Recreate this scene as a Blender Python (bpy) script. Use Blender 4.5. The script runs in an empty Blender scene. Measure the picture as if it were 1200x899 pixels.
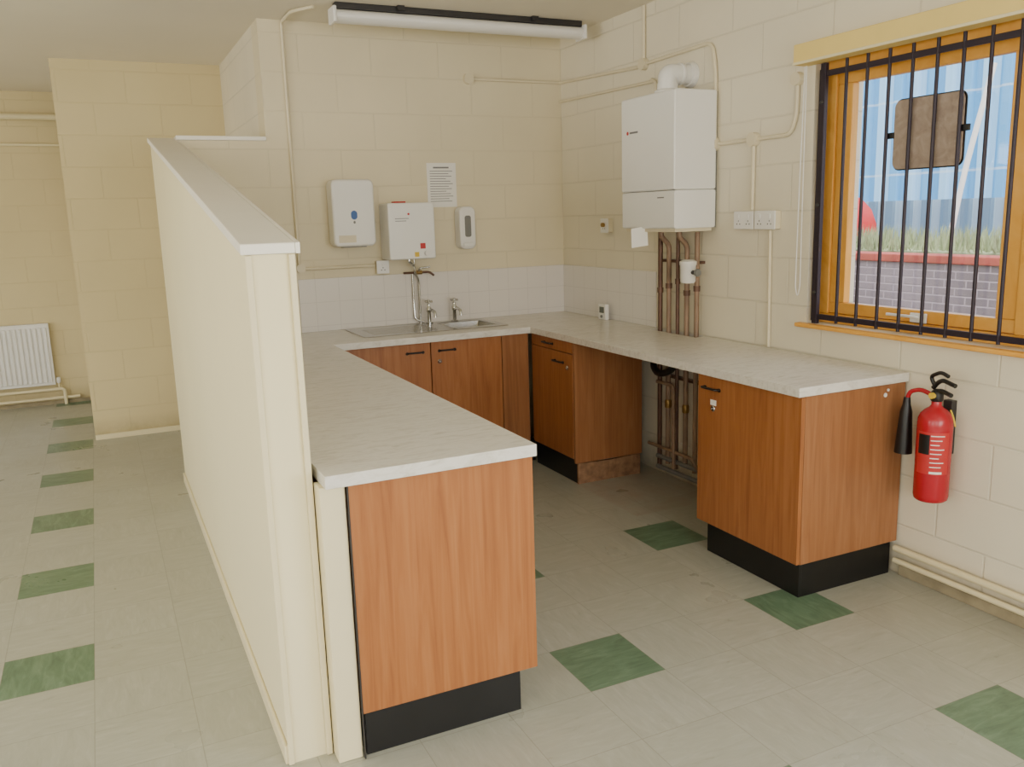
import bpy, bmesh, math
from mathutils import Vector, Matrix
S=bpy.context.scene
COL=S.collection

# ------------------------------------------------------------------ materials
def lin(c):
    return tuple(((v/255)/12.92 if v/255<=.04045 else ((v/255+.055)/1.055)**2.4) for v in c)+(1,)
class NT:
    def __init__(s,name):
        s.m=bpy.data.materials.new(name); s.m.use_nodes=True
        s.t=s.m.node_tree; s.n=s.t.nodes; s.b=s.n["Principled BSDF"]
    def new(s,k,**kw):
        n=s.n.new(k)
        for a,v in kw.items(): setattr(n,a,v)
        return n
    def link(s,a,b): s.t.links.new(a,b)
    def math(s,op,a,b=None,c=None):
        n=s.new("ShaderNodeMath",operation=op)
        for i,v in enumerate((a,b,c)):
            if v is None: continue
            if isinstance(v,(int,float)): n.inputs[i].default_value=v
            else: s.link(v,n.inputs[i])
        return n.outputs[0]
    def mix(s,f,a,b,blend='MIX'):
        n=s.new("ShaderNodeMix",data_type='RGBA',blend_type=blend)
        for i,v in ((0,f),(6,a),(7,b)):
            if isinstance(v,(int,float,tuple)): n.inputs[i].default_value=v
            else: s.link(v,n.inputs[i])
        return n.outputs[2]
    def obj(s,scale=(1,1,1),rot=(0,0,0)):
        tc=s.new("ShaderNodeTexCoord"); mp=s.new("ShaderNodeMapping")
        mp.inputs['Scale'].default_value=scale; mp.inputs['Rotation'].default_value=rot
        s.link(tc.outputs['Object'],mp.inputs[0]); return mp.outputs[0]
    def noise(s,vec,scale=5,detail=4,rough=.5,dist=0):
        n=s.new("ShaderNodeTexNoise"); n.inputs['Scale'].default_value=scale; n.inputs['Detail'].default_value=detail
        n.inputs['Roughness'].default_value=rough; n.inputs['Distortion'].default_value=dist
        s.link(vec,n.inputs['Vector']); return n.outputs['Fac']
    def ramp(s,f,stops):
        n=s.new("ShaderNodeValToRGB"); e=n.color_ramp.elements
        while len(e)<len(stops): e.new(.5)
        for i,(p,c) in enumerate(stops): e[i].position=p; e[i].color=c
        s.link(f,n.inputs[0]); return n.outputs[0]
    def bump(s,h,strength=.2,dist=.01):
        n=s.new("ShaderNodeBump"); n.inputs['Strength'].default_value=strength; n.inputs['Distance'].default_value=dist
        s.link(h,n.inputs['Height']); s.link(n.outputs[0],s.b.inputs['Normal'])
    def base(s,c):
        if isinstance(c,tuple): s.b.inputs['Base Color'].default_value=c
        else: s.link(c,s.b.inputs['Base Color'])
    def set(s,rough=.5,metal=0,spec=.5):
        s.b.inputs['Roughness'].default_value=rough; s.b.inputs['Metallic'].default_value=metal
        s.b.inputs['Specular IOR Level'].default_value=spec

def plain(name,c,rough=.5,metal=0,spec=.5,var=.06,vs=6,bump=0):
    t=NT(name); f=t.noise(t.obj(),vs,4)
    c0=lin(c); lo=tuple(v*(1-var) for v in c0[:3])+(1,); hi=tuple(min(1,v*(1+var)) for v in c0[:3])+(1,)
    t.base(t.ramp(f,[(.3,lo),(.7,hi)])); t.set(rough,metal,spec)
    if bump: t.bump(t.noise(t.obj(),60,3),bump,.004)
    return t.m

def block_mat(name,c,axis,mortar=.82,strength=.5,w=.45,h=.225,ms=.006,rough=.55,off=.5,zoff=0,uoff=0,smooth=.6,var=.05,dirty=False):
    t=NT(name); tc=t.new("ShaderNodeTexCoord"); sp=t.new("ShaderNodeSeparateXYZ"); t.link(tc.outputs['Object'],sp.inputs[0])
    cb=t.new("ShaderNodeCombineXYZ")
    t.link(t.math('ADD',sp.outputs[axis],uoff),cb.inputs[0]); t.link(t.math('ADD',sp.outputs[2],zoff),cb.inputs[1])
    br=t.new("ShaderNodeTexBrick"); br.offset=off; br.inputs['Scale'].default_value=1
    br.inputs['Brick Width'].default_value=w; br.inputs['Row Height'].default_value=h
    br.inputs['Mortar Size'].default_value=ms; br.inputs['Mortar Smooth'].default_value=smooth
    t.link(cb.outputs[0],br.inputs['Vector'])
    f=br.outputs['Fac']; n1=t.noise(t.obj(),1.3,5); n2=t.noise(t.obj(),45,3)
    c0=lin(c); k=lambda q:tuple(min(1,v*q) for v in c0[:3])+(1,)
    col=t.ramp(n1,[(.3,k(1-var)),(.7,k(1+var))])
    col=t.mix(f,col,k(mortar))
    if dirty:
        low=t.math('SUBTRACT',1.0,t.math('MULTIPLY',sp.outputs[2],6.0)); low=t.math('MAXIMUM',low,0.0)
        sc=t.math('MULTIPLY',low,t.noise(t.obj(),9,6,.7)); col=t.mix(sc,col,lin((120,104,70)))
    t.base(col); t.set(rough,0,.4)
    hgt=t.math('SUBTRACT',t.math('MULTIPLY',n2,.18),f)
    t.bump(hgt,strength,.006); return t.m

M={}
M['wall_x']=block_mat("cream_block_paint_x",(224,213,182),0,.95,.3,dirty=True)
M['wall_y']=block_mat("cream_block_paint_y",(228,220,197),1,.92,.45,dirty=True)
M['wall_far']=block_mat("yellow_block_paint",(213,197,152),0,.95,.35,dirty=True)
M['paint']=plain("cream_gloss_paint",(228,216,176),.45,var=.03,vs=2)
M['part']=plain("partition_paint",(234,223,182),.6,var=.025,vs=1.2)
M['cap']=plain("white_cap_paint",(238,233,220),.4,var=.02)
M['ceil']=plain("ceiling_paint",(232,224,205),.9,var=.03,vs=1)
M['tile']=block_mat("white_wall_tile_x",(226,220,213),0,.87,.3,.15,.15,.0022,.25,0,.115,0,.2,.02)
M['tile_y']=block_mat("white_wall_tile_y",(230,225,218),1,.87,.3,.15,.15,.0022,.25,0,.115,0,.2,.02)
M['white']=plain("white_plastic",(234,232,227),.35,var=.015)
M['enamel']=plain("white_enamel",(236,235,231),.28,var=.01)
M['conduit']=plain("cream_conduit",(222,211,181),.45,var=.03)
M['grey']=plain("grey_plastic",(120,120,116),.4)
M['dgrey']=plain("dark_grey_metal",(62,60,60),.45,.5)
M['black']=plain("black_plastic",(18,17,17),.4,var=.2)
M['plinth']=plain("black_plinth",(18,17,17),.4,var=.3,vs=10)
M['bar']=plain("black_painted_steel",(42,32,44),.45,.2)
M['copper']=plain("painted_copper_pipe",(146,120,98),.5,.1,var=.2,vs=12)
M['copper2']=plain("aged_copper_pipe",(104,76,62),.45,.3,var=.2,vs=12)
M['chrome']=plain("chrome",(200,200,198),.15,1,var=.02)
M['steel']=plain("stainless_steel",(176,174,168),.25,1,var=.05,vs=20)
M['brass']=plain("brass",(150,122,74),.35,.9)
M['red']=plain("red_enamel",(176,24,40),.25,var=.06)
M['redmark']=plain("red_mark",(190,44,44),.5)
M['blue']=plain("blue_mark",(40,90,160),.4)
M['yellow']=plain("yellow_sticker",(225,190,60),.5)
M['paper']=plain("paper",(238,236,230),.8,var=.01)
M['ink']=plain("printed_ink",(120,120,122),.8)
M['screen']=plain("lcd_screen",(100,106,96),.25)
M['pelmet']=plain("yellow_blind_fabric",(236,210,128),.6,var=.03)
M['rawboard']=plain("raw_chipboard",(140,104,74),.8,var=.3,vs=24)
M['grime']=plain("dirty_render",(156,144,116),.9,var=.25,vs=9,bump=.4)

def wood(name,a,b,c,scale=(26,26,1.3),rough=.38,spec=.4,amt=.35):
    t=NT(name); v=t.obj(scale); n=t.noise(v,1.2,8,.6,1.2); n2=t.noise(t.obj((120,120,5)),1,3); n3=t.noise(t.obj((3,3,1.2)),1.5,4)
    col=t.ramp(n,[(.28,lin(a)),(.5,lin(b)),(.74,lin(c))])
    col=t.mix(t.math('MULTIPLY',n2,amt),col,lin(a)); 
    col=t.mix(t.math('MULTIPLY',n3,.4),col,lin(a))
    t.base(col); t.set(rough,0,spec); t.bump(n2,.05,.002); return t.m
M['wood']=wood("teak_veneer",(140,84,46),(168,108,60),(184,125,76))
M['wood2']=wood("teak_veneer_side",(136,88,54),(159,106,66),(176,124,84))
M['winwood']=wood("orange_stained_timber",(222,156,62),(238,176,80),(246,192,102),(40,4,4),.35,amt=.2)

def worktop():
    t=NT("marbled_laminate"); v=t.obj((3,13,8),(0,0,.7)); n=t.noise(v,2.6,9,.65,1.6); n2=t.noise(t.obj(),70,4)
    col=t.ramp(n,[(.32,lin((200,194,182))),(.46,lin((218,213,203))),(.56,lin((226,222,213))),(.74,lin((210,204,193)))])
    col=t.mix(t.math('MULTIPLY',n2,.2),col,lin((202,197,184)))
    t.base(col); t.set(.26,0,.5); return t.m
M['worktop']=worktop()

def floor_mat():
    t=NT("vinyl_floor_tiles"); s=.3048
    tc=t.new("ShaderNodeTexCoord"); sp=t.new("ShaderNodeSeparateXYZ"); t.link(tc.outputs['Object'],sp.inputs[0])
    X=t.math('DIVIDE',t.math('ADD',sp.outputs[0],.76),s); Y=t.math('DIVIDE',t.math('ADD',sp.outputs[1],3.165),s)
    ix=t.math('FLOOR',X); iy=t.math('FLOOR',Y)
    gx=t.math('LESS_THAN',t.math('FLOORED_MODULO',ix,3.0),.5); gy=t.math('LESS_THAN',t.math('FLOORED_MODULO',iy,3.0),.5)
    nolane=t.math('GREATER_THAN',t.math('ABSOLUTE',t.math('ADD',ix,6.0)),.5)
    far=t.math('MULTIPLY',t.math('GREATER_THAN',sp.outputs[0],-1.0),t.math('GREATER_THAN',sp.outputs[1],-1.6))
    nolane=t.math('MULTIPLY',nolane,t.math('SUBTRACT',1.0,far))
    green=t.math('MULTIPLY',t.math('MULTIPLY',gx,gy),nolane)
    par=t.math('FLOORED_MODULO',t.math('ADD',ix,iy),2.0)
    cb=t.new("ShaderNodeCombineXYZ"); t.link(t.math('MULTIPLY',ix,3.7),cb.inputs[0]); t.link(t.math('MULTIPLY',iy,5.3),cb.inputs[1])
    def streak(scale):
        mp=t.new("ShaderNodeVectorMath",operation='MULTIPLY'); t.link(tc.outputs['Object'],mp.inputs[0]); mp.inputs[1].default_value=scale
        ad=t.new("ShaderNodeVectorMath",operation='ADD'); t.link(mp.outputs[0],ad.inputs[0]); t.link(cb.outputs[0],ad.inputs[1])
        return t.noise(ad.outputs[0],1.0,8,.68,1.0)
    a=streak((34,7,1)); b=streak((7,34,1))
    mx=t.new("ShaderNodeMix",data_type='FLOAT'); t.link(par,mx.inputs[0]); t.link(a,mx.inputs[2]); t.link(b,mx.inputs[3]); st=mx.outputs[0]
    wn=t.new("ShaderNodeTexWhiteNoise",noise_dimensions='2D'); t.link(cb.outputs[0],wn.inputs['Vector'])
    pale=t.ramp(st,[(.24,lin((140,138,121))),(.36,lin((165,165,150))),(.55,lin((172,172,158))),(.75,lin((182,183,171)))])
    pale=t.mix(t.math('MULTIPLY',wn.outputs['Value'],.22),pale,lin((154,153,135)))
    gr=t.ramp(st,[(.3,lin((84,106,84))),(.5,lin((99,125,99))),(.72,lin((120,144,118)))])
    col=t.mix(green,pale,gr)
    fx=t.math('FRACT',X); fy=t.math('FRACT',Y)
    ex=t.math('MINIMUM',fx,t.math('SUBTRACT',1.0,fx)); ey=t.math('MINIMUM',fy,t.math('SUBTRACT',1.0,fy))
    joint=t.math('LESS_THAN',t.math('MINIMUM',ex,ey),.005)
    col=t.mix(t.math('MULTIPLY',joint,.32),col,lin((96,90,70)))
    f1=t.noise(t.obj((40,9,1)),1.4,5,.7); f2=t.noise(t.obj((9,40,1)),1.4,5,.7)
    fk=t.ramp(t.math('MAXIMUM',f1,f2),[(.66,(0,0,0,1)),(.72,(1,1,1,1))]); fm=t.ramp(t.noise(t.obj(),1.6,3),[(.4,(0,0,0,1)),(.65,(1,1,1,1))])
    col=t.mix(t.math('MULTIPLY',t.math('MULTIPLY',fk,fm),.3),col,lin((104,98,80)))
    d1=t.math('MULTIPLY',t.math('GREATER_THAN',sp.outputs[0],-.58),t.math('GREATER_THAN',sp.outputs[1],-1.80)); d1=t.math('MULTIPLY',d1,t.math('LESS_THAN',sp.outputs[1],-1.0))
    stain=t.ramp(t.noise(t.obj(),7,6,.7),[(.38,(.08,.08,.08,1)),(.62,(.6,.6,.6,1))])
    col=t.mix(t.math('MULTIPLY',d1,stain),col,lin((160,142,126)))
    t.base(col); t.set(.33,0,.5)
    r=t.ramp(t.noise(t.obj(),3,4),[(.3,(.26,)*3+(1,)),(.7,(.40,)*3+(1,))]); t.link(r,t.b.inputs['Roughness'])
    t.bump(t.math('ADD',t.math('MULTIPLY',st,.25),t.math('MULTIPLY',joint,-1.0)),.12,.003)
    return t.m
M['floor']=floor_mat()
def glass_mat():
    t=NT("window_glass"); t.n.remove(t.b); tr=t.new("ShaderNodeBsdfTransparent"); gl=t.new("ShaderNodeBsdfGlossy"); gl.inputs['Roughness'].default_value=.02
    mx=t.new("ShaderNodeMixShader"); mx.inputs[0].default_value=.06; t.link(tr.outputs[0],mx.inputs[1]); t.link(gl.outputs[0],mx.inputs[2])
    t.link(mx.outputs[0],t.n["Material Output"].inputs[0]); return t.m
M['glass']=glass_mat()
M['brick']=block_mat("grey_brick",(140,128,132),1,1.6,.6,.225,.075,.010,.9,var=.2)
M['coping']=plain("red_brick_coping",(172,84,72),.9,var=.2,vs=5)
def clad(name,a,b,pitch):
    t=NT(name); tc=t.new("ShaderNodeTexCoord"); sp=t.new("ShaderNodeSeparateXYZ"); t.link(tc.outputs['Object'],sp.inputs[0])
    f=t.math('FRACT',t.math('DIVIDE',sp.outputs[1],pitch)); g=t.math('LESS_THAN',f,.42)  # alternating bands put the shading of the ribs into the colour
    lap=t.math('LESS_THAN',t.math('FRACT',t.math('DIVIDE',sp.outputs[2],2.6)),.03)
    col=t.mix(g,lin(a),lin(b)); col=t.mix(t.math('MULTIPLY',lap,.5),col,lin((220,230,236))); t.base(col); t.set(.7,0,.3); return t.m
M['clad']=clad("blue_profiled_cladding_rib_shade",(104,172,220),(160,208,240),1.4)
M['cont']=clad("container_side_rib_shade",(104,134,158),(152,178,196),.5)
M['asphalt']=plain("asphalt",(120,118,112),.95,var=.1)
M['hedge']=plain("hedge_grass",(160,170,130),.9,var=.4,vs=8)
M['brown']=wood("bronze_plate",(138,120,108),(166,148,132),(190,172,156),(3,14,14),.4)

# ------------------------------------------------------------------ geometry helpers
def fin(me,name,mat,parent=None,smooth=False):
    o=bpy.data.objects.new(name,me); COL.objects.link(o)
    if mat: me.materials.append(M[mat] if isinstance(mat,str) else mat)
    if parent: o.parent=parent
    if smooth:
        for p in me.polygons: p.use_smooth=True
    return o
def empty(name,loc=(0,0,0)):
    o=bpy.data.objects.new(name,None); o.empty_display_size=.1; COL.objects.link(o); return o
def bevel(o,w,seg=2):
    m=o.modifiers.new("bevel","BEVEL"); m.width=w; m.segments=seg; m.limit_method='ANGLE'; m.angle_limit=math.radians(35)
    for p in o.data.polygons: p.use_smooth=True
    n=o.modifiers.new("wn","WEIGHTED_NORMAL"); n.keep_sharp=True
    return o
def addbox(bm,x0,x1,y0,y1,z0,z1):
    x0,x1=min(x0,x1),max(x0,x1); y0,y1=min(y0,y1),max(y0,y1); z0,z1=min(z0,z1),max(z0,z1)
    v=[bm.verts.new(p) for p in ((x0,y0,z0),(x1,y0,z0),(x1,y1,z0),(x0,y1,z0),(x0,y0,z1),(x1,y0,z1),(x1,y1,z1),(x0,y1,z1))]
    for f in ((0,3,2,1),(4,5,6,7),(0,1,5,4),(1,2,6,5),(2,3,7,6),(3,0,4,7)): bm.faces.new([v[i] for i in f])
def boxes(name,L,mat,parent=None,bev=0,seg=2):
    bm=bmesh.new()
    for b in L: addbox(bm,*b)
    me=bpy.data.meshes.new(name); bm.to_mesh(me); bm.free()
    o=fin(me,name,mat,parent)
    if bev: bevel(o,bev,seg)
    return o
def box(name,x0,x1,y0,y1,z0,z1,mat,parent=None,bev=0,seg=2): return boxes(name,[(x0,x1,y0,y1,z0,z1)],mat,parent,bev,seg)
def prism(name,pts,axis,a0,a1,mat,parent=None,bev=0,seg=2):
    bm=bmesh.new()
    def P(p,a): 
        return {0:(a,p[0],p[1]),1:(p[0],a,p[1]),2:(p[0],p[1],a)}[axis]
    A=[bm.verts.new(P(p,a0)) for p in pts]; B=[bm.verts.new(P(p,a1)) for p in pts]
    bm.faces.new(A); bm.faces.new(B[::-1]); n=len(pts)
    for i in range(n): bm.faces.new([A[i],B[i],B[(i+1)%n],A[(i+1)%n]])
    bmesh.ops.recalc_face_normals(bm,faces=bm.faces)
    me=bpy.data.meshes.new(name); bm.to_mesh(me); bm.free(); o=fin(me,name,mat,parent)
    if bev: bevel(o,bev,seg)
    return o
def rrect(x0,x1,z0,z1,r,n=6):
    pts=[]
    for cx,cz,a in ((x1-r,z1-r,0),(x0+r,z1-r,90),(x0+r,z0+r,180),(x1-r,z0+r,270)):
        for i in range(n+1):
            t=math.radians(a+90*i/n); pts.append((cx+r*math.cos(t),cz+r*math.sin(t)))
    return pts
def lathe(name,prof,origin,axis,mat,parent=None,seg=32,smooth=True):
    ax=Vector(axis).normalized(); q=ax.to_track_quat('Z','Y'); bm=bmesh.new(); rings=[]
    for r,h in prof:
        ring=[]
        for i in range(seg):
            a=2*math.pi*i/seg; p=q@Vector((max(r,1e-4)*math.cos(a),max(r,1e-4)*math.sin(a),h))+Vector(origin); ring.append(bm.verts.new(p))
        rings.append(ring)
    for a,b in zip(rings,rings[1:]):
        for i in range(seg): bm.faces.new([a[i],a[(i+1)%seg],b[(i+1)%seg],b[i]])
    bm.faces.new(rings[0][::-1]); bm.faces.new(rings[-1])
    bmesh.ops.recalc_face_normals(bm,faces=bm.faces)
    me=bpy.data.meshes.new(name); bm.to_mesh(me); bm.free(); o=fin(me,name,mat,parent,smooth)
    if smooth:
        m=o.modifiers.new("es","EDGE_SPLIT"); m.split_angle=math.radians(40)
    return o
def cyl(name,p,q,r,mat,parent=None,seg=24):
    d=Vector(q)-Vector(p); return lathe(name,[(r,0),(r,d.length)],p,d,mat,parent,seg)
def fillet(pts,r,n=5):
    pts=[Vector(p) for p in pts]; out=[pts[0]]
    for a,b,c in zip(pts,pts[1:],pts[2:]):
        u=(a-b); w=(c-b); k=min(r,u.length*.45,w.length*.45); u.normalize(); w.normalize()
        s=b+u*k; e=b+w*k
        for i in range(n+1):
            t=i/n; out.append(s*(1-t)**2+b*2*t*(1-t)+e*t*t)
    out.append(pts[-1]); return out
def tube(name,pts,r,mat,parent=None,fr=.03,seg=12):
    P=fillet(pts,fr) if len(pts)>2 else [Vector(p) for p in pts]
    cu=bpy.data.curves.new(name,'CURVE'); cu.dimensions='3D'; sp=cu.splines.new('POLY'); sp.points.add(len(P)-1)
    for i,p in enumerate(P): sp.points[i].co=(*p,1)
    cu.bevel_depth=r; cu.bevel_resolution=max(2,seg//4); cu.use_fill_caps=True
    tmp=bpy.data.objects.new("tmp",cu); COL.objects.link(tmp); bpy.context.view_layer.update()
    me=bpy.data.meshes.new_from_object(tmp.evaluated_get(bpy.context.evaluated_depsgraph_get())); bpy.data.objects.remove(tmp)
    me.materials.clear(); return fin(me,name,mat,parent,True)
def grid_solid(name,xs,ys,holes,z0,z1,mat,parent=None,bev=0):
    bm=bmesh.new(); V={}
    def v(i,j,k):
        if (i,j,k) not in V: V[(i,j,k)]=bm.verts.new((xs[i],ys[j],(z0,z1)[k]))
        return V[(i,j,k)]
    ok=lambda i,j: 0<=i<len(xs)-1 and 0<=j<len(ys)-1 and holes((xs[i]+xs[i+1])/2,(ys[j]+ys[j+1])/2)
    for i in range(len(xs)-1):
        for j in range(len(ys)-1):
            if not ok(i,j): continue
            bm.faces.new([v(i,j,1),v(i+1,j,1),v(i+1,j+1,1),v(i,j+1,1)]); bm.faces.new([v(i,j+1,0),v(i+1,j+1,0),v(i+1,j,0),v(i,j,0)])
            if not ok(i-1,j): bm.faces.new([v(i,j,0),v(i,j,1),v(i,j+1,1),v(i,j+1,0)])
            if not ok(i+1,j): bm.faces.new([v(i+1,j,0),v(i+1,j+1,0),v(i+1,j+1,1),v(i+1,j,1)])
            if not ok(i,j-1): bm.faces.new([v(i,j,0),v(i+1,j,0),v(i+1,j,1),v(i,j,1)])
            if not ok(i,j+1): bm.faces.new([v(i,j+1,0),v(i,j+1,1),v(i+1,j+1,1),v(i+1,j+1,0)])
    bmesh.ops.recalc_face_normals(bm,faces=bm.faces)
    me=bpy.data.meshes.new(name); bm.to_mesh(me); bm.free(); o=fin(me,name,mat,parent)
    if bev: bevel(o,bev,3)
    return o
def lines_mark(name,x,y0,y1,z0,z1,n,mat,parent,plane='x',h=.004):
    L=[]
    for i in range(n):
        z=z1-(z1-z0)*(i+.5)/n; e=(y1-y0)*(.0,.18,.05,.3,.1)[i%5]
        L.append((x-.0006,x,y0,y1-e,z-h/2,z+h/2) if plane=='x' else (y0,y1-e,x-.0006,x,z-h/2,z+h/2))
    return boxes(name,L,mat,parent)

# ------------------------------------------------------------------ room shell
H=2.77; XL=-7.0; YN=-8.5; YF=3.4
box("floor",XL-.3,.3,YN-.3,YF+.3,-.1,0,'floor')
box("ceiling",XL-.3,.3,YN-.3,YF+.3,H,H+.1,'ceil')
W1=(-4.55,-2.38,1.05,2.24); W2=(-7.9,-5.5,1.0,2.3)
boxes("wall_right",[(0,.3,YN-.3,.2,0,W2[2]),(0,.3,YN-.3,.2,2.3,H),(0,.3,YN-.3,W2[0],W2[2],2.3),(0,.3,W2[1],W1[0],W2[2],2.3),(0,.3,W1[1],.2,W2[2],2.3),(0,.3,W1[0],W1[1],W2[2],W1[2]),(0,.3,W1[0],W1[1],W1[3],2.3)],'wall_y')
box("wall_back",-2.03,0,0,.2,0,H,'wall_x')
box("wall_back_low",-2.54,-2.03,0,.15,0,2.075,'wall_x')
box("wall_return",-2.03,-1.83,.2,1.66,0,H,'wall_y')
box("wall_far",-3.18,-1.83,1.66,1.86,0,H,'wall_far')
box("wall_passage",-3.18,-2.98,1.86,YF,0,H,'wall_y')
box("wall_end",XL,-2.98,YF,YF+.3,0,H,'wall_far')
def wall_with(name,x0,x1,y0,y1,opens,mat,axis):
    L=[]; z0,z1=.9,2.3
    a,b=(y0,y1) if axis==1 else (x0,x1)
    def B(u0,u1,c0,c1):
        L.append((x0,x1,u0,u1,c0,c1) if axis==1 else (u0,u1,y0,y1,c0,c1))
    B(a,b,0,z0); B(a,b,z1,H); cur=a
    for o in opens: B(cur,o[0],z0,z1); cur=o[1]
    B(cur,b,z0,z1); return boxes(name,L,mat)
wall_with("wall_left",XL-.3,XL,YN-.3,YF+.3,[(-7.5,-5.2),(-3.8,-1.2),(.2,2.4)],'wall_y',1)
wall_with("wall_rear",XL,0,YN-.3,YN,[(-6.2,-4.2),(-3.2,-.8)],'wall_x',0)

# partition (sloping top)
part=empty("partition_wall")
zn,zf,yn,yf=1.54,2.10,-3.08,.15
prism("panel",[(yn,0),(yf,0),(yf,zf-.03),(yn,zn-.03)],0,-2.67,-2.54,'part',part)
prism("cap",[(yn-.012,zn-.03),(yf,zf-.028),(yf,zf),(yn-.012,zn)],0,-2.685,-2.540,'cap',part,.004)
prism("trim_1",[(yn-.012,zn-.03),(-.02,zf-.058),(-.02,zf-.030),(yn-.012,zn)],0,-2.540,-2.527,'cap',None,.002)
box("corner_batten",-2.560,-2.541,yn-.012,yn,0,zn-.03,'paint',part,.004)
box("corner_batten_outer",-2.674,-2.655,yn-.009,yn,0,zn-.03,'paint',part,.004)
box("trim_2",-2.540,-2.03,-.015,.16,2.0755,2.10,'cap',None,.003)
box("baseboard_partition",-2.682,-2.67,yn,yf,0,.06,'paint',None,.004)
box("baseboard_far",-3.18,-2.03,1.645,1.66,0,.04,'paint',None,.003)
box("baseboard_right",-.012,0,YN,-2.99,0,.055,'grime',None,.003)
box("trim_filler",-2.538,-2.464,-3.15,-3.08,0,.86,'paint',None,.004)
box("trim_splashback_back",-1.905,-.008,-.008,0,.9,1.235,'tile',None,.0015)
box("trim_splashback_right",-.008,0,-1.15,0,.9,1.235,'tile_y',None,.0015)

# ------------------------------------------------------------------ cabinets
def pull(parent,name,c,d,length=.1):
    x,y,z=c; h=length/2; o=.026
    if d=='x': pts=[(x-h,y,z),(x-h,y-o,z+.004),(x+h,y-o,z+.004),(x+h,y,z)]
    else: pts=[(x,y-h,z),(x-o,y-h,z+.004),(x-o,y+h,z+.004),(x,y+h,z)]
    tube(name,pts,.0055,'black',parent,.02)
    for k,s in enumerate((-h,h)):
        if d=='x': cyl(name+"_rose_%d"%k,(x+s,y,z),(x+s,y-.004,z),.009,'black',parent)
        else: cyl(name+"_rose_%d"%k,(x,y+s,z),(x-.004,y+s,z),.009,'black',parent)
def lock(parent,name,c,d):
    x,y,z=c; ax=(0,-1,0) if d=='x' else (-1,0,0)
    lathe(name,[(.014,0),(.014,.004),(.011,.007),(.004,.007),(.004,.005)],c,ax,'chrome',parent)

cab=empty("base_cabinet_peninsula")
box("end_panel",-2.458,-1.873,-3.16,-3.142,.145,.86,'wood',cab,.0015)
box("carcass",-2.458,-1.893,-3.142,-.62,.15,.86,'wood2',cab)
for i in range(4):
    y0=-3.14+i*.61; box("door_%d"%i,-1.893,-1.873,y0+.002,y0+.606,.155,.858,'wood',cab,.0015)
    tube("door_handle_%d"%i,[(-1.873,y0+.08,.80),(-1.847,y0+.08,.804),(-1.847,y0+.18,.804),(-1.873,y0+.18,.80)],.0055,'black',cab,.02)
for i,z in enumerate((.25,.76)): cyl("hinge_%d"%i,(-1.873,-3.135,z),(-1.868,-3.135,z),.008,'chrome',cab)
box("plinth",-2.45,-1.93,-3.145,-.62,0,.145,'plinth',cab)
box("corner_edging",-2.4615,-2.458,-3.163,-3.15,.0,.86,'dgrey',cab)

cb2=empty("base_cabinet_sink")
box("carcass",-1.87,-.62,-.6,-.02,.15,.62,'wood2',cb2)
boxes("carcass_rails",[(-1.87,-.62,-.6,-.56,.62,.86),(-1.87,-1.68,-.56,-.02,.62,.86)],'wood2',cb2)
box("door_left",-1.85,-1.273,-.62,-.602,.155,.857,'wood',cb2,.0015)
box("door_right",-1.267,-.80,-.62,-.602,.155,.857,'wood',cb2,.0015)
box("blank_panel",-.795,-.612,-.62,-.602,.155,.857,'wood2',cb2,.0015)
box("plinth",-1.87,-.555,-.57,-.55,0,.148,'plinth',cb2)
pull(cb2,"handle_left",(-1.37,-.62,.80),'x'); pull(cb2,"handle_right",(-1.165,-.62,.80),'x'); lock(cb2,"lock_right",(-1.215,-.62,.735),'x')

cb3=empty("base_cabinet_drawer")
box("carcass",-.572,-.12,-1.15,-.61,.15,.855,'wood2',cb3)
box("side_panel",-.59,-.12,-1.17,-1.151,.13,.858,'wood2',cb3,.0015)
box("drawer_front",-.592,-.573,-1.148,-.63,.79,.856,'wood',cb3,.0015)
box("door",-.592,-.573,-1.148,-.63,.155,.785,'wood',cb3,.0015)
box("plinth_front",-.565,-.55,-1.14,-.62,0,.148,'plinth',cb3)
prism("plinth_side",[(-.57,0),(-.13,0),(-.13,.128),(-.35,.12),(-.57,.128)],1,-1.165,-1.15,'rawboard',cb3)
pull(cb3,"drawer_handle",(-.592,-.86,.822),'y'); pull(cb3,"door_handle",(-.592,-.99,.725),'y'); lock(cb3,"door_lock",(-.592,-1.09,.70),'y')

cb4=empty("base_cabinet_end")
box("carcass",-.566,-.012,-2.95,-2.335,.155,.858,'wood2',cb4)
box("side_panel_near",-.566,-.012,-2.972,-2.952,.152,.858,'wood2',cb4,.0015)
box("side_panel_far",-.566,-.012,-2.334,-2.318,.152,.858,'wood2',cb4,.0015)
box("door",-.587,-.568,-2.972,-2.32,.155,.856,'wood',cb4,.0015)
boxes("plinth",[(-.553,-.535,-2.955,-2.36,0,.15),(-.535,-.03,-2.955,-2.94,0,.15),(-.535,-.03,-2.375,-2.36,0,.15)],'plinth',cb4,.001)
pull(cb4,"door_handle",(-.587,-2.42,.80),'y'); lock(cb4,"door_lock",(-.587,-2.43,.71),'y')
box("lock_paper",-.5885,-.5875,-2.45,-2.41,.725,.75,'paper',cb4)
cyl("panel_screw_cap",(-.13,-2.972,.815),(-.13,-2.975,.815),.009,'white',cb4)
cyl("panel_screw_cap_2",(-.115,-2.972,.835),(-.115,-2.975,.835),.006,'white',cb4)

def keep(x,y):
    inU = (x<-1.867) or (y>-.66) or (x>-.615 and y>-2.985)
    if not inU: return False
    if -1.045<x<-.735 and -.44<y<-.12: return False
    if -.085<x<-.012 and -1.64<y<-1.20: return False
    return True
grid_solid("kitchen_worktop",[-2.526,-1.867,-1.045,-.735,-.615,-.085,-.012,-.0085],[-3.18,-2.985,-1.64,-1.20,-.66,-.44,-.12,-.0085],keep,.862,.9,'worktop',None,.004)

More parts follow.
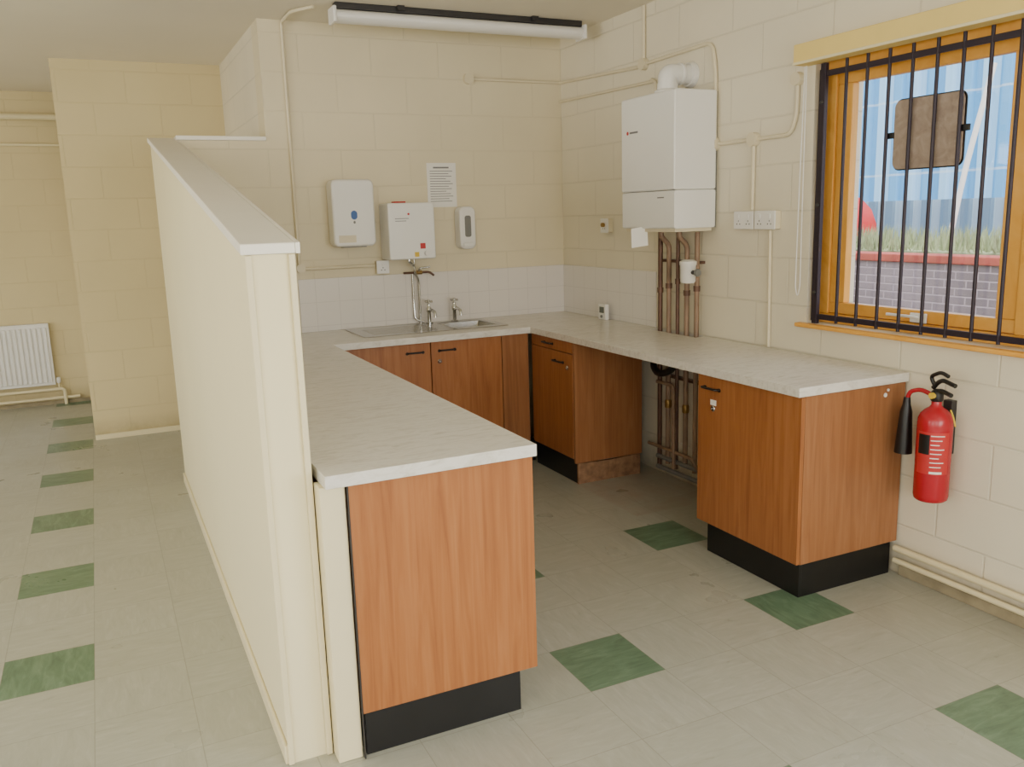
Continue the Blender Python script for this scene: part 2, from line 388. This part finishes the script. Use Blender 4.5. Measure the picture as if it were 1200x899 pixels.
# sink
sink=empty("kitchen_sink")
grid_solid("rim",[-1.64,-1.60,-1.12,-1.04,-.74,-.69],[-.50,-.435,-.125,-.075,-.05],lambda x,y: not(-1.04<x<-.74 and -.435<y<-.125),.9005,.905,'steel',sink,.002)
bm=bmesh.new()
R0=[(p[0],p[1],.9) for p in rrect(-1.04,-.74,-.435,-.125,.001,5)]; R1=[(p[0],p[1],.76) for p in rrect(-1.025,-.755,-.42,-.14,.05,5)]; R2=[(p[0],p[1],.745) for p in rrect(-1.005,-.775,-.40,-.16,.04,5)]
rings=[[bm.verts.new(q) for q in R] for R in (R0,R1,R2)]
for a,b in zip(rings,rings[1:]):
    for i in range(len(a)): bm.faces.new([a[i],a[(i+1)%len(a)],b[(i+1)%len(b)],b[i]])
bm.faces.new(rings[-1]); bmesh.ops.recalc_face_normals(bm,faces=bm.faces)
me=bpy.data.meshes.new("bowl"); bm.to_mesh(me); bm.free(); fin(me,"bowl",'steel',sink,True)
for i in range(7): box("drainer_rib_%d"%i,-1.56,-1.14,-.42+i*.045,-.412+i*.045,.904,.9062,'steel',sink,.001)
lathe("waste",[(.03,0),(.03,.003),(.02,.003)],(-.89,-.28,.7455),(0,0,1),'chrome',sink)
def tap(name,x,y):
    t=empty(name)
    lathe("body",[(.024,0),(.024,.006),(.013,.012),(.012,.07),(.017,.08),(.017,.10),(.011,.108),(.011,.125),(.006,.13),(.006,.14)],(x,y,.9065),(0,0,1),'chrome',t)
    tube("spout",[(x,y,.985),(x,y-.05,1.0),(x,y-.11,.99),(x,y-.115,.955)],.010,'chrome',t,.03)
    for a in (0,math.pi/2):
        dx,dy=.03*math.cos(a+.5),.03*math.sin(a+.5); cyl("head_%d"%int(a*10),(x-dx,y-dy,1.05),(x+dx,y+dy,1.05),.0065,'chrome',t)
    lathe("cap",[(.012,0),(.013,.012),(.006,.018)],(x,y,1.045),(0,0,1),'chrome',t)
tap("sink_tap",-1.08,-.10); tap("sink_tap",-.90,-.10)

# ------------------------------------------------------------------ back wall fittings
d=empty("paper_towel_dispenser")
prism("casing",rrect(-1.69,-1.42,1.43,1.84,.035),1,-.135,-.006,'white',d,.015,4)
prism("backplate",rrect(-1.68,-1.43,1.44,1.83,.03),1,-.006,-.0005,'grey',d)
prism("mark",rrect(-1.575,-1.535,1.595,1.65,.0199,8),1,-.1365,-.1355,'blue',d); prism("mark_small",rrect(-1.562,-1.548,1.57,1.587,.0069,6),1,-.1365,-.1355,'grey',d)
box("paper_slot",-1.63,-1.48,-.11,-.05,1.424,1.432,'grey',d)
box("view_window",-1.66,-1.55,-.1362,-.1352,1.455,1.50,'conduit',d)
h=empty("water_heater")
prism("casing",rrect(-1.355,-1.045,1.335,1.69,.012),1,-.19,-.0005,'enamel',h,.01,3)
box("top_control",-1.30,-1.22,-.15,-.1,1.69,1.70,'redmark',h,.003)
cyl("knob",(-1.11,-.19,1.37),(-1.11,-.21,1.37),.016,'white',h)
cyl("indicator",(-1.22,-.19,1.62),(-1.22,-.1925,1.62),.007,'redmark',h)
box("warning_label",-1.15,-1.115,-.1912,-.1904,1.40,1.435,'redmark',h); box("rating_label",-1.19,-1.16,-.1912,-.1904,1.35,1.38,'yellow',h)
lines_mark("label_print",-.1905,-1.31,-1.22,1.57,1.60,2,'ink',h,'y')
tube("inlet_pipe",[(-1.16,-.08,1.335),(-1.16,-.08,1.25),(-1.12,-.04,1.19),(-1.12,-.04,.905)],.0075,'chrome',h)
tube("cold_feed",[(-1.22,-.035,1.24),(-1.04,-.035,1.24),(-1.01,-.035,1.215)],.0075,'copper2',h)
lathe("stop_valve",[(.014,0),(.014,.05)],(-1.145,-.035,1.24),(1,0,0),'brass',h); tube("valve_lever",[(-1.12,-.05,1.25),(-1.12,-.07,1.27),(-1.05,-.075,1.275)],.006,'chrome',h)
tube("swivel_spout",[(-1.20,-.1,1.335),(-1.20,-.1,1.31),(-1.18,-.14,1.29)],.009,'chrome',h)
tube("supply_pipe",[(-1.155,-.02,1.24),(-1.155,-.02,1.05),(-1.155,-.03,.93),(-1.10,-.05,.915)],.0075,'chrome',h)
n=empty("wall_notice"); box("sheet",-1.015,-.81,-.0022,-.0005,1.66,1.945,'paper',n)
lines_mark("print",-.0022,-.995,-.835,1.69,1.90,13,'ink',n,'y',.004); box("heading",-.97,-.86,-.0029,-.0022,1.91,1.92,'ink',n)
s=empty("soap_dispenser")
prism("casing",rrect(-.835,-.72,1.38,1.66,.04),1,-.10,-.0005,'white',s,.012,4)
prism("level_window",rrect(-.80,-.755,1.46,1.60,.015),1,-.1012,-.0995,'grey',s); box("push_bar",-.815,-.74,-.112,-.1,1.395,1.425,'white',s,.006)
def socket(name,face,u,z,w,hh=.086,sw=1):
    o=empty(name)
    def B(nm,u0,u1,z0,z1,d0,d1,m,b=0):
        return box(nm,u0,u1,-d1,-d0,z0,z1,m,o,b) if face=='y' else box(nm,-d1,-d0,u0,u1,z0,z1,m,o,b)
    B("back_box",u-w/2,u+w/2,z-hh/2,z+hh/2,.0005,.035,'conduit',.003); B("faceplate",u-w/2-.002,u+w/2+.002,z-hh/2-.002,z+hh/2+.002,.035,.043,'white',.003)
    for i in range(sw):
        c=u+(i-(sw-1)/2)*w/2; B("rocker_%d"%i,c-.008,c+.008,z+.008,z+.03,.043,.047,'white',.002)
        for j,dx in enumerate((-.011,.011)): B("slot_%d_%d"%(i,j),c+dx-.003,c+dx+.003,z-.022,z-.016,.0428,.0436,'black')
        B("earth_%d"%i,c-.002,c+.002,z-.008,z,.0428,.0436,'black')
    return o
socket("fused_spur","y",-1.36,1.288,.08,.08); socket("double_socket","x",-1.963,1.535,.142,.086,2); socket("double_socket","x",-2.118,1.535,.142,.086,2)
ls=socket("light_switch","x",-.62,1.51,.086)
cyl("switch_knob",(-.043,-.62,1.515),(-.06,-.62,1.515),.014,'brass',ls)
c=empty("wall_conduit")
tube("drop",[(-1.80,-.45,2.755),(-1.89,-.3,2.755),(-1.89,-.013,2.755),(-1.89,-.013,1.30),(-1.405,-.013,1.30)],.010,'conduit',c,.04)
cyl("elbow_box",(-1.885,-.0005,1.305),(-1.885,-.035,1.305),.028,'conduit',c)
c=empty("electrical_conduit")
tube("back_run",[(-.70,-.013,2.48),(-.013,-.013,2.48),(-.013,-1.02,2.43)],.010,'conduit',c,.02)
cyl("end_box",(-.70,-.0005,2.48),(-.70,-.03,2.48),.034,'conduit',c)
tube("riser",[(-.013,-1.03,2.765),(-.013,-1.03,2.43)],.010,'conduit',c)
tube("upper_run",[(-.013,-1.03,2.44),(-.013,-1.66,2.45),(-.013,-1.69,2.30),(-.013,-1.69,1.93),(-.013,-2.25,1.93),(-.013,-2.285,2.02),(-.013,-2.285,2.16)],.010,'conduit',c,.06)
tube("lower_run",[(-.013,-.01,2.355),(-.013,-1.15,2.33),(-.08,-1.2,2.33),(-.10,-1.28,2.30),(-.10,-1.28,2.215)],.009,'conduit',c,.03)
for i,(y,z) in enumerate(((-1.03,2.44),(-1.69,1.93),(-1.995,1.93),(-2.285,2.175))): cyl("junction_box_%d"%i,(-.0005,y,z),(-.034,y,z),.034 if i<3 else .030,'conduit',c)
tube("socket_drop",[(-.013,-1.995,1.93),(-.013,-1.995,1.585)],.010,'conduit',c); tube("socket_tail",[(-.013,-2.13,1.485),(-.013,-2.14,.905)],.009,'conduit',c)

# ------------------------------------------------------------------ boiler
b=empty("wall_boiler"); by0,by1,bx=-1.715,-1.215,-.29
prism("casing",rrect(bx,-.02,1.70,2.205,.012,3),1,by0,by1,'enamel',b,.008,3)
prism("lower_casing",rrect(bx+.004,-.02,1.50,1.6985,.012,3),1,by0+.002,by1-.002,'enamel',b,.003,3)
box("hanging_plate",-.02,-.0005,by0+.02,by1-.02,1.50,2.2,'grey',b)
prism("bottom_tray",[(bx+.02,1.482),(-.03,1.482),(-.03,1.50),(bx+.02,1.50)],1,by0+.02,by1-.02,'conduit',b)
cyl("brand_mark",(bx,-1.28,2.02),(bx-.0012,-1.28,2.02),.010,'redmark',b); box("name_strip",bx-.001,bx,-1.38,-1.30,2.015,2.025,'ink',b)
box("tray_label",bx+.003,bx+.0045,-1.62,-1.56,1.66,1.666,'ink',b)
lathe("flue_collar",[(.07,0),(.07,.02),(.055,.03),(.055,.06)],(-.16,-1.47,2.205),(0,0,1),'enamel',b)
tube("flue_elbow",[(-.16,-1.47,2.25),(-.16,-1.47,2.315),(-.0,-1.47,2.315)],.052,'enamel',b,.06,24)
lathe("flue_wall_seal",[(.062,0),(.068,.02),(.068,.03)],(-.031,-1.47,2.315),(1,0,0),'white',b)
lathe("flue_clamp",[(.056,0),(.058,.004),(.058,.016),(.056,.02)],(-.09,-1.47,2.315),(1,0,0),'white',b)
tg=prism("paper_tag",[(-.035,1.395),(.055,1.408),(.05,1.515),(-.038,1.50)],1,0,.001,'paper',b)
tg.location=(bx-.012,-1.40,0); tg.rotation_euler=(0,0,-.55)
p=empty("boiler_pipes")
for i,y in enumerate((-1.25,-1.335,-1.42,-1.505,-1.595)):
    r=(.014,.0145,.011,.0145,.014)[i]
    tube("riser_%d"%i,[(-.10,y,1.478),(-.10,y,1.45),(-.045,y,1.40),(-.045,y,.08+.012*i)] if i%2 else [(-.045,y,1.475),(-.045,y,.06+.01*i)],r,('copper2','copper','copper2','copper','copper')[i],p,.03)
    lathe("coupling_%d"%i,[(r+.004,0),(r+.005,.03)],(-.045,y,1.12+.03*(i%3)),(0,0,1),'copper2',p)
boxes("pipe_clips",[(-.035,-.0005,-1.61,-1.235,1.30,1.315),(-.035,-.0005,-1.61,-1.235,.62,.635)],'copper2',p)
tube("trap_hose",[(-.06,-1.28,.84),(-.13,-1.29,.70),(-.16,-1.40,.66),(-.13,-1.50,.70),(-.10,-1.50,.84)],.020,'black',p,.06)
tube("low_feed_upper",[(-.06,-1.25,.127),(-.05,-1.8,.127),(-.035,-2.3,.127)],.014,'grey',p); tube("low_feed_lower",[(-.06,-1.25,.06),(-.035,-2.3,.06)],.014,'grey',p)
tube("cross_pipe",[(-.09,-1.20,.20),(-.09,-1.62,.20),(-.045,-1.66,.10)],.011,'copper',p)
tube("gas_pipe",[(-.10,-1.30,.60),(-.10,-1.46,.60),(-.10,-1.47,.10)],.011,'copper',p)
for i,y in enumerate((-1.335,-1.505)): lathe("valve_%d"%i,[(.018,0),(.02,.01),(.02,.04),(.015,.05)],(-.045,y,.44),(0,0,1),'brass',p)
lathe("vessel_bottle",[(.034,0),(.042,.01),(.043,.095),(.047,.10),(.047,.118),(.03,.128)],(-.11,-1.60,1.20),(0,0,1),'white',p)
tube("vessel_arm",[(-.11,-1.60,1.26),(-.11,-1.68,1.26)],.012,'dgrey',p); lathe("vessel_lever",[(.018,0),(.022,.01),(.018,.02)],(-.11,-1.675,1.26),(0,-1,0),'grey',p)
tube("vessel_stem",[(-.045,-1.60,1.23),(-.11,-1.60,1.23)],.01,'copper',p)
t=empty("room_thermostat"); box("body",-.065,-.035,-.665,-.575,.9005,1.005,'white',t,.006,3); box("display",-.0665,-.0645,-.648,-.592,.945,.985,'screen',t,.001)
cyl("dial",(-.065,-.62,.922),(-.071,-.62,.922),.010,'grey',t)

# ------------------------------------------------------------------ ceiling light
l=empty("fluorescent_ceiling_light")
box("spine_shadow_gap",-1.70,-.14,-.54,-.48,2.735,2.77,'dgrey',l,.003)  # batten coloured dark to stand in for the shadowed gap below the ceiling
prism("diffuser",[(-.51+.055*math.cos(a),2.70+.036*math.sin(a)) for a in [math.pi*2*i/20 for i in range(20)]],0,-1.70,-.14,'white',l)
for i,x in enumerate((-1.72,-.14)): box("end_cap_%d"%i,x,x+.02,-.57,-.45,2.66,2.745,'white',l,.006)
boxes("brackets",[(-1.35,-1.31,-.57,-.45,2.745,2.77),(-.5,-.46,-.57,-.45,2.745,2.77)],'dgrey',l)

# ------------------------------------------------------------------ window
w=empty("window_1"); X0,X1=.07,.13
boxes("outer_frame",[(X0,X1,-4.55,-2.38,1.05,1.095),(X0,X1,-4.55,-2.38,2.195,2.24),(X0,X1,-2.44,-2.38,1.095,2.195),(X0,X1,-4.55,-4.49,1.095,2.195),(X0,X1,-3.43,-3.37,1.095,2.195)],'winwood',w,.004)
def sash(nm,y0,y1):
    boxes(nm,[(X0+.01,X1-.01,y0,y1,1.097,1.15),(X0+.01,X1-.01,y0,y1,2.13,2.193),(X0+.01,X1-.01,y0,y0+.085,1.15,2.13),(X0+.01,X1-.01,y1-.085,y1,1.15,2.13)],'winwood',w,.004)
    box(nm+"_glass",.098,.102,y0+.08,y1-.08,1.145,2.135,'glass',w)
sash("sash_left",-3.368,-2.442); sash("sash_right",-4.488,-3.432)
tube("window_stay",[(.07,-2.95,1.12),(.05,-2.95,1.125),(.05,-2.80,1.125)],.006,'white',w); box("stay_plate",.062,.07,-2.99,-2.91,1.10,1.14,'white',w,.002)
box("window_sill",-.035,.07,-4.60,-2.335,1.03,1.0495,'winwood',None,.005)
bl=empty("roller_blind"); box("pelmet",-.085,-.0005,-4.62,-2.325,2.222,2.312,'pelmet',bl,.006,3); box("pelmet_rail",-.089,-.085,-4.62,-2.325,2.222,2.234,'paint',bl,.001)
tube("cord_loop",[(-.03,-2.345,2.22),(-.03,-2.335,1.7),(-.03,-2.33,1.22),(-.03,-2.345,1.17),(-.03,-2.36,1.22),(-.03,-2.357,1.7),(-.03,-2.355,2.22)],.0022,'white',bl,.02)
g=empty("window_security_grille")
ys=[-2.575-.1135*i for i in range(17)]
for i,y in enumerate(ys): cyl("bar_%d"%i,(-.012,y,1.065),(-.012,y,2.219),.0075,'bar',g,12)
boxes("frame",[(-.018,-.006,-4.54,-2.44,1.075,1.10),(-.018,-.006,-4.54,-2.44,2.16,2.185),(-.024,-.004,-2.465,-2.435,1.055,2.218),(-.024,-.004,-4.54,-4.51,1.055,2.218),(.02,.03,-2.415,-2.385,1.06,2.2)],'bar',g,.002)
for i,z in enumerate((1.2,1.6,2.05)): lathe("bolt_%d"%i,[(.008,0),(.008,.006),(.004,.009)],(-.024,-2.45,z),(-1,0,0),'dgrey',g)
pl=empty("bronze_plate")
prism("plate",rrect(-3.145,-2.825,1.735,2.01,.03),0,.004,.012,'brown',pl,.002)
prism("edge",rrect(-3.150,-2.82,1.73,2.015,.033),0,.0125,.018,'black',pl,.001)
boxes("clips",[(-.004,.004,-2.83,-2.79,1.86,1.885),(-.004,.004,-3.18,-3.14,1.86,1.885)],'black',pl,.002)

# ------------------------------------------------------------------ extinguisher
e=empty("fire_extinguisher"); ex,ey=-.095,-3.19
lathe("cylinder",[(.056,0),(.063,.006),(.066,.02),(.066,.31),(.064,.335),(.056,.355),(.042,.37),(.027,.38),(.019,.39),(.019,.41)],(ex,ey,.42),(0,0,1),'red',e,40)
lathe("valve_block",[(.02,0),(.024,.005),(.024,.035),(.016,.045)],(ex,ey,.825),(0,0,1),'black',e)
tube("lower_lever",[(ex,ey+.01,.865),(ex-.01,ey-.03,.872),(ex-.03,ey-.085,.865)],.009,'black',e,.02)
tube("upper_lever",[(ex,ey+.02,.875),(ex,ey+.0,.90),(ex-.01,ey-.03,.915),(ex-.03,ey-.10,.905)],.009,'black',e,.02)
tube("carry_handle",[(ex,ey+.01,.88),(ex,ey+.035,.92),(ex-.01,ey-.02,.945),(ex-.02,ey-.06,.935)],.008,'black',e,.02)
cyl("gauge_pin",(ex-.02,ey,.85),(ex-.035,ey,.85),.012,'yellow',e)
tube("hose",[(ex,ey+.02,.845),(ex-.005,ey+.07,.862),(ex-.01,ey+.12,.845),(ex-.01,ey+.13,.805)],.009,'red',e,.04)
lathe("horn",[(.013,0),(.016,.03),(.024,.06),(.033,.2),(.035,.235),(.030,.235),(.022,.08)],(ex-.01,ey+.13,.82),(0,0.02,-1),'black',e)
def arc_strip(nm,a0,a1,z0,z1,mat,r=.0674):
    bm=bmesh.new(); n=12; P=[(ex+r*math.cos(math.radians(a0+(a1-a0)*i/n)),ey+r*math.sin(math.radians(a0+(a1-a0)*i/n))) for i in range(n+1)]
    A=[bm.verts.new((x,y,z0)) for x,y in P]; B=[bm.verts.new((x,y,z1)) for x,y in P]
    for i in range(n): bm.faces.new([A[i],A[i+1],B[i+1],B[i]])
    me=bpy.data.meshes.new(nm); bm.to_mesh(me); bm.free(); fin(me,nm,mat,e,True)
arc_strip("label",160,270,.54,.71,'redmark',.0667)
arc_strip("label_panel",165,205,.62,.70,'black')
for i in range(8): arc_strip("label_line_%d"%i,208,252-(i%3)*8,.695-i*.018,.6985-i*.018,'paper')
arc_strip("label_foot",208,248,.543,.552,'paper')
box("wall_bracket",-.03,-.0005,ey-.02,ey+.02,.60,.82,'dgrey',e,.002)
tube("tag",[(ex+.0,ey-.065,.80),(ex-.01,ey-.085,.78),(ex,ey-.09,.74)],.003,'yellow',e)

k=empty("skirting_pipes")
tube("upper_pipe",[(-.035,-2.985,.127),(-.035,YN+.02,.127)],.014,'paint',k); tube("lower_pipe",[(-.035,-2.985,.072),(-.035,YN+.02,.072)],.012,'paint',k)
for i in range(5): box("clip_%d"%i,-.04,-.0005,-3.75-i*1.1,-3.73-i*1.1,.055,.145,'paint',k,.002)

# ------------------------------------------------------------------ radiator & pipes in the passage
r=empty("panel_radiator"); x0,x1=-4.7,-3.485
box("back_panel",x0,x1,3.345,3.36,.19,.745,'white',r,.006)
L=[]; nn=int((x1-x0)/.04)
for i in range(nn): L.append((x0+.006+i*.04,x0+.034+i*.04,3.315,3.335,.215,.72))
boxes("flutes",L,'white',r,.008,3); box("front_panel",x0,x1,3.330,3.345,.19,.745,'white',r,.004)
box("top_grille",x0,x1,3.33,3.385,.745,.755,'white',r,.003); boxes("wall_brackets",[(x0+.2,x0+.24,3.36,3.3995,.3,.7),(x1-.24,x1-.2,3.36,3.3995,.3,.7)],'white',r)
lathe("valve",[(.012,0),(.018,.01),(.018,.045),(.012,.055)],(-3.46,3.35,.20),(0,0,1),'white',r); tube("tail",[(-3.49,3.35,.23),(-3.46,3.35,.23),(-3.46,3.35,.145)],.008,'paint',r)
tube("low_pipe",[(-5.2,3.35,.145),(-3.42,3.35,.145),(-3.42,3.35,.0)],.016,'paint',r); tube("low_pipe_lower",[(-5.2,3.365,.06),(-3.3,3.365,.06)],.014,'paint',r)
tube("high_pipe",[(-6.4,3.368,.0),(-6.4,3.368,2.555),(-3.2,3.368,2.555)],.03,'paint',r,.08); tube("high_pipe_small",[(-6.5,3.384,.0),(-6.5,3.384,2.32),(-3.2,3.384,2.32)],.014,'paint',r,.05)
boxes("pipe_brackets",[(a,a+.03,3.37,3.3998,2.53,2.58) for a in (-4.3,-5.6)],'paint',r)
box("baseboard_end",XL,-3.18,3.385,3.4,0,.03,'grime')

# ------------------------------------------------------------------ outside
box("ground_outside",.35,45,-25,50,-.6,-.5,'asphalt')
gw=empty("garden_wall"); box("brickwork",4.0,4.22,-12,14,-.5,1.04,'brick',gw); box("coping",3.97,4.25,-12,14,1.04,1.115,'coping',gw,.01)
hd=bmesh.new(); import random; random.seed(3)
addbox(hd,4.4,5.8,-12,14,-.5,1.12)
for i in range(6500):
    x=random.uniform(4.4,5.8); y=random.uniform(-4,9); z=1.05; hh=random.uniform(.10,.33); dx,dy=random.uniform(-.08,.08),random.uniform(-.08,.08); ww=.016
    hd.faces.new([hd.verts.new((x,y-ww,z)),hd.verts.new((x,y+ww,z)),hd.verts.new((x+dx,y+dy,z+hh))])
me=bpy.data.meshes.new("garden_hedge"); hd.to_mesh(me); hd.free(); fin(me,"garden_hedge",'hedge')
def corrugated(name,x,y0,y1,z0,z1,pitch,depth,mat):
    bm=bmesh.new(); n=int((y1-y0)/pitch); P=[]
    for i in range(n):
        y=y0+i*pitch
        P+=[(x,y),(x,y+pitch*.4),(x-depth,y+pitch*.5),(x-depth,y+pitch*.9)]
    A=[bm.verts.new((a,b_,z0)) for a,b_ in P]; B=[bm.verts.new((a,b_,z1)) for a,b_ in P]
    for i in range(len(P)-1): bm.faces.new([A[i],A[i+1],B[i+1],B[i]])
    me=bpy.data.meshes.new(name); bm.to_mesh(me); bm.free(); return fin(me,name,mat)
corrugated("warehouse_building",24,-12,42,-.5,9.5,.7,.15,'clad'); corrugated("shipping_container",14,2,26,-.5,1.66,.5,.07,'cont')
cr=empty("loader_vehicle"); tube("boom",[(11.1,5.5,.8),(11.1,5.25,2.2),(11.1,4.84,3.9)],.05,'white',cr,.5)
prism("cab",[(7.75,-.1),(9.4,-.1),(9.4,1.75),(8.2,1.75),(7.9,1.5),(7.75,1.2)],0,10.6,11.8,'redmark',cr,.05); box("chassis",10.7,11.7,4.6,8.6,-.2,.8,'redmark',cr,.05)
for i,(xx,yy) in enumerate(((10.62,5.2),(10.62,7.8),(11.6,5.2),(11.6,7.8))): cyl("wheel_%d"%i,(xx,yy,-.1),(xx+.2,yy,-.1),.4,'black',cr)

# ------------------------------------------------------------------ lights
wd=bpy.data.worlds.new("World"); S.world=wd; wd.use_nodes=True; nt=wd.node_tree; bg=nt.nodes["Background"]
sk=nt.nodes.new("ShaderNodeTexSky"); sk.sky_type='NISHITA'; sk.sun_disc=False; sk.sun_elevation=math.radians(42); sk.sun_rotation=math.radians(200); sk.dust_density=3; sk.air_density=1
mixw=nt.nodes.new("ShaderNodeMix"); mixw.data_type='RGBA'; mixw.inputs[0].default_value=.6; mixw.inputs[7].default_value=(4.3,4.35,4.4,1)
nt.links.new(sk.outputs[0],mixw.inputs[6]); nt.links.new(mixw.outputs[2],bg.inputs[0]); bg.inputs[1].default_value=.78
def area(name,loc,rot,sx,sy,power,col):
    a=bpy.data.lights.new(name,'AREA'); a.shape='RECTANGLE'; a.size=sx; a.size_y=sy; a.energy=power; a.color=col
    o=bpy.data.objects.new(name,a); COL.objects.link(o); o.location=loc; o.rotation_euler=rot; return o
R90=math.pi/2
area("daylight_rear_window_a",(-5.2,YN-.05,1.6),(R90,0,0),1.9,1.3,53,(1,.98,.96))
area("daylight_rear_window_b",(-2.0,YN-.05,1.6),(R90,0,0),2.3,1.3,66,(1,.98,.97))
area("daylight_left_window_a",(XL-.05,-2.5,1.6),(R90,0,-R90),2.5,1.3,76,(1,.96,.87))
area("daylight_left_window_b",(XL-.05,-6.35,1.6),(R90,0,-R90),2.2,1.3,36,(1,.96,.9))
area("daylight_left_window_c",(XL-.05,1.3,1.6),(R90,0,-R90),2.1,1.3,8,(1,.95,.86))
area("daylight_right_window",(.05,-6.7,1.65),(R90,0,R90),2.3,1.2,98,(.88,.94,1))

# ------------------------------------------------------------------ camera
yaw,pitch,roll=.4419,-.1934,-.0293
f=Vector((math.sin(yaw)*math.cos(pitch),math.cos(yaw)*math.cos(pitch),math.sin(pitch))); rr=Vector((math.cos(yaw),-math.sin(yaw),0)); uu=rr.cross(f)
c_,s_=math.cos(roll),math.sin(roll); R_=c_*rr+s_*uu; U_=-s_*rr+c_*uu
cam=bpy.data.cameras.new("camera"); co=bpy.data.objects.new("camera",cam); COL.objects.link(co)
cam.sensor_fit='HORIZONTAL'; cam.sensor_width=36; cam.lens=36*1008.74/1200; cam.clip_start=.05
mw=Matrix((R_,U_,-f)).transposed().to_4x4(); mw.translation=Vector((-3.0293,-5.4717,1.5957)); co.matrix_world=mw
S.camera=co
